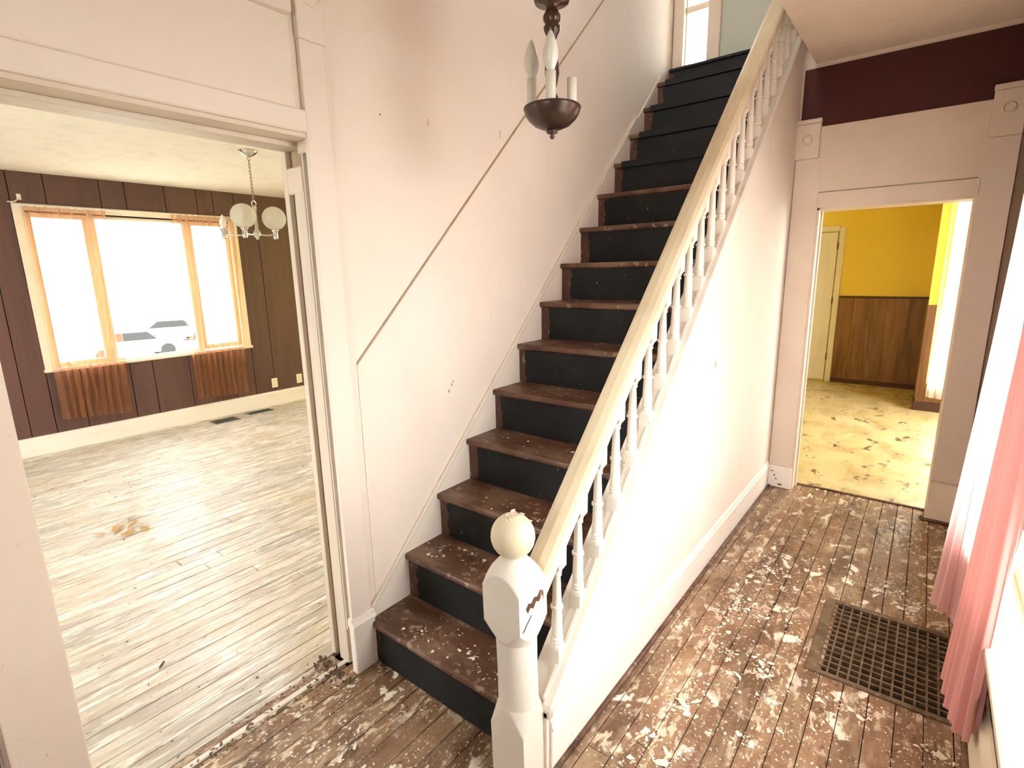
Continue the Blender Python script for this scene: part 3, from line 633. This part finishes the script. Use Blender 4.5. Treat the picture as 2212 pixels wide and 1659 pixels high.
# ================================================================== FLOOR GRATE, VENTS, OUTLETS
gr = thing('floor_grate', 'large bronze floor register with square holes beside pink curtain', 'floor grate', (0, 2.39, 0))
gx0, gx1, gy0, gy1 = -.222, .258, 2.103, 2.674
boxes('frame', [(gx0, gx0 + .04, gy0, gy1, -.014, .006), (gx1 - .03, gx1, gy0, gy1, -.014, .006), (gx0 + .04, gx1 - .03, gy0, gy0 + .022, -.014, .006), (gx0 + .04, gx1 - .03, gy1 - .03, gy1, -.014, .006)], M['iron'], gr, .0015)
ix0, ix1, iy0, iy1 = gx0 + .04, gx1 - .03, gy0 + .022, gy1 - .03
nc, nr = 12, 14
for i in range(1, nc):
    xx = ix0 + (ix1 - ix0)*i/nc; box('lattice_bar', xx - .0033, xx + .0033, iy0, iy1, -.030, .003, M['iron'], gr)
for j in range(1, nr):
    yy = iy0 + (iy1 - iy0)*j/nr; box('lattice_bar', ix0, ix1, yy - .0045, yy + .0045, -.030, .002, M['iron'], gr)
for x0, x1, y0, y1, lb in ((-6.06, -5.88, 2.30, 2.56, 'dark metal floor vent below the right orange curtain'), (-6.08, -5.96, 2.70, 2.98, 'small dark floor vent nearest the wall outlets')):
    fv = thing('floor_vent', lb, 'floor vent', ((x0+x1)/2, (y0+y1)/2, 0), 'living room floor vents')
    boxes('frame', [(x0, x1, y0, y0 + .015, 0, .005), (x0, x1, y1 - .015, y1, 0, .005), (x0, x0 + .015, y0, y1, 0, .005), (x1 - .015, x1, y0, y1, 0, .005)], M['vent'], fv)
    box('backing', x0 + .01, x1 - .01, y0 + .01, y1 - .01, .0005, .0015, M['dark'], fv)
    nn = 9
    for i in range(nn):
        yy = y0 + .02 + (y1 - y0 - .04)*i/(nn-1); box('slat', x0 + .015, x1 - .015, yy - .004, yy + .004, .001, .004, M['vent'], fv)
for yy, lb in ((3.15, 'ivory wall outlet left of the two on living room panelling'), (3.475, 'ivory wall outlet nearest the doorway jamb')):
    ou = thing('wall_outlet', lb, 'outlet', (-6.198, yy, .27), 'living room wall outlets')
    box('cover_plate', -6.20, -6.193, yy - .037, yy + .037, .215, .33, M['plate'], ou, .003)
    for zz in (.248, .297): box('socket_face', -6.194, -6.190, yy - .017, yy + .017, zz - .014, zz + .014, M['white'], ou, .003)

# ---- lettering on the middle living room pane
bm = bmesh.new(); rnd = random.Random(4)
for row, (ya, yb3, zz) in enumerate(((1.845, 1.965, 1.622), (1.845, 1.972, 1.594), (1.885, 1.945, 1.570))):
    yy = ya
    while yy < yb3:
        wl = rnd.uniform(.004, .007); hl = .016 if row == 0 else .011
        if rnd.random() > .12: add_box(bm, -6.246, -6.245, yy, yy + wl, zz - hl*rnd.uniform(.4, .6), zz + hl*.5)
        yy += wl + .002
tag(from_bm('window_lettering', bm, M['ink']), 'three short lines of dark lettering on the middle living room pane', 'lettering')

# ================================================================== LOOSE DEBRIS
def flakes(name, spots, m, parent=None):
    vs, fs = [], []
    for (x, y, z, r, tilt) in spots:
        k = random.randint(4, 9); a0 = random.uniform(0, 6.28); b = len(vs)
        ta = random.uniform(0, 6.28); el = random.uniform(.25, 1); ea = random.uniform(0, PI)
        top = []
        for i in range(k):
            a = a0 + 2*PI*i/k; q = r*random.uniform(.35, 1.25); u, v = q*math.cos(a), q*math.sin(a)*el
            dx, dy = u*math.cos(ea) - v*math.sin(ea), u*math.sin(ea) + v*math.cos(ea)
            dz = (dx*math.cos(ta) + dy*math.sin(ta))*tilt + abs(r*tilt) + .0006
            top.append((x+dx, y+dy, z+dz))
        vs += top + [(p[0], p[1], p[2] - .0012) for p in top]
        fs.append(tuple(range(b, b+k))); fs.append(tuple(range(b+2*k-1, b+k-1, -1)))
        for i in range(k): fs.append((b+i, b+k+i, b+k+(i+1) % k, b+(i+1) % k))
    return mesh(name, vs, fs, m, parent)
sp = []
def hall_ok(x, y): return -.745 < x < .25 and .75 < y < 3.9 and not (-.245 < x and 2.08 < y < 2.69)
for _ in range(230):
    for _t in range(40):
        x, y = random.uniform(-.72, .24), random.uniform(.8, 3.85)
        d = noise.noise(Vector((x*3.0, y*2.2, 3))) + (.30 if y < 2.1 else (.05 if y < 3 else -.35)) + (-.6 if x < -.60 else 0)
        if random.random() < d: break
    sg = random.uniform(.012, .05); el = random.uniform(.3, 1); big = random.random() < .35
    for _c in range(random.randint(4, 26)):
        u, v = random.gauss(0, sg), random.gauss(0, sg*el); xx, yy = x + .6*u + .8*v, y + .8*u - .6*v
        if hall_ok(xx, yy): sp.append((xx, yy, 0, min(.03 if big else .014, .0010 + random.expovariate(1/(.0042 if big else .0022))), random.uniform(0, .25)))
tag(flakes('paint_chips', sp, M['chip']), 'pale paint chips scattered over the brown hall floor', 'paint chips', kind='stuff')
sp = []
while len(sp) < 220:
    x, y = random.uniform(-1.6, -.93), random.uniform(.25, 1.08)
    if random.random() < max(.05, noise.noise(Vector((x*4, y*4, 8))) + .3): sp.append((x, y, 0, min(.020, .0015 + random.expovariate(1/.003)), random.uniform(0, .2)))
tag(flakes('paint_chips', sp, M['chip']), 'pale paint chips on the floor before the bottom stair', 'paint chips', kind='stuff')
sp = []
for n, cnt in ((1, 70), (2, 46), (3, 26), (4, 14), (5, 8), (6, 5)):
    cl = [(random.uniform(-1.58, -1.0), random.uniform(.04, .15)) for _ in range(5)]
    for _ in range(cnt):
        c = random.choice(cl); x = c[0] + random.gauss(0, .05); yo = c[1] + random.gauss(0, .025)
        if -1.62 < x < -.9 and .012 < yo < .19: sp.append((x, ny(n) + yo, nz_(n), min(.018, .0018 + random.expovariate(1/.003)), random.uniform(0, .15)))
tag(flakes('plaster_flakes', sp, M['chip']), 'pale plaster flakes lying on the lower stair treads', 'plaster flakes', kind='stuff')
sp = []
while len(sp) < 170:
    x, y = random.uniform(-5.4, -1.75), random.uniform(.0, 3.2)
    if x > -1.84 and not (DY0 + .03 < y < DY1 - .03): continue
    if random.random() < max(.04, noise.noise(Vector((x*1.1, y*1.1, 5))) + (.5 if x > -2.3 else .1)): sp.append((x, y, 0, min(.018, .003 + random.expovariate(1/.004)), random.uniform(0, .5)))
for _ in range(120):
    t = random.random(); sp.append((-1.70 + random.gauss(0, .045), DY0 + .05 + t*(DY1 - DY0 - .09), .006, random.uniform(.003, .011), random.uniform(.1, .6)))
for _ in range(60):
    sp.append((-1.72 + random.uniform(-.10, .13), DY1 - .035 - abs(random.gauss(0, .035)), .004, random.uniform(.004, .016), random.uniform(.1, .7)))
tag(flakes('floor_debris', sp, M['crumb']), 'dark crumbs and dirt strewn across the cream floor and threshold', 'debris', kind='stuff')
lf = []
for i in range(7): lf.append((-3.855 + random.gauss(0, .05), .834 + random.gauss(0, .06), .004, random.uniform(.03, .06), random.uniform(.1, .35)))
tag(flakes('dry_leaves', lf, M['leaf']), 'small heap of dry tan leaves on the cream living room floor', 'leaves', kind='stuff')
sp = []
for _ in range(26):
    a, b = random.uniform(0, 6.28), abs(random.gauss(0, .022)); zz = math.sqrt(max(0, .064**2 - b*b))
    sp.append((NX - .0095 + b*math.cos(a), NY - .0075 + b*math.sin(a), .8135 + zz, random.uniform(.003, .010), random.uniform(.1, .6)))
tag(flakes('peeling_chips', sp, M['chip']), 'curled paint chips resting on top of the newel ball', 'paint chips', kind='stuff')

# ================================================================== OUTSIDE, SEEN THROUGH THE LIVING ROOM WINDOW
def car(name, x, y, m, label):
    c = thing(name, label, 'car', (x, y, -2.2), 'parked cars outside')
    b = prism('body', [(-2.1, .25), (2.1, .25), (2.15, .6), (1.9, .82), (1.0, .88), (.55, 1.32), (-.9, 1.36), (-1.5, .92), (-2.1, .85)], 0, -.85, .85, m, None, .05)
    b.parent = c
    g = prism('windows', [(.9, .90), (.52, 1.28), (-.86, 1.30), (-1.35, .93)], 0, -.87, .87, M['tyre'], None); g.parent = c
    for sy in (-1.3, 1.3):
        for sx in (-.78, .78):
            bm = bmesh.new(); add_tube(bm, [(sx - .1, sy, .32), (sx + .1, sy, .32)], .32, 20)
            o = from_bm('wheel', bm, M['tyre']); o.parent = c
car('parked_car', -30.0, 8.4, M['car1'], 'grey blue car parked outside, left through the living room window')
car('parked_car', -36.0, 12.2, M['car2'], 'dark teal car parked outside, right through the living room window')
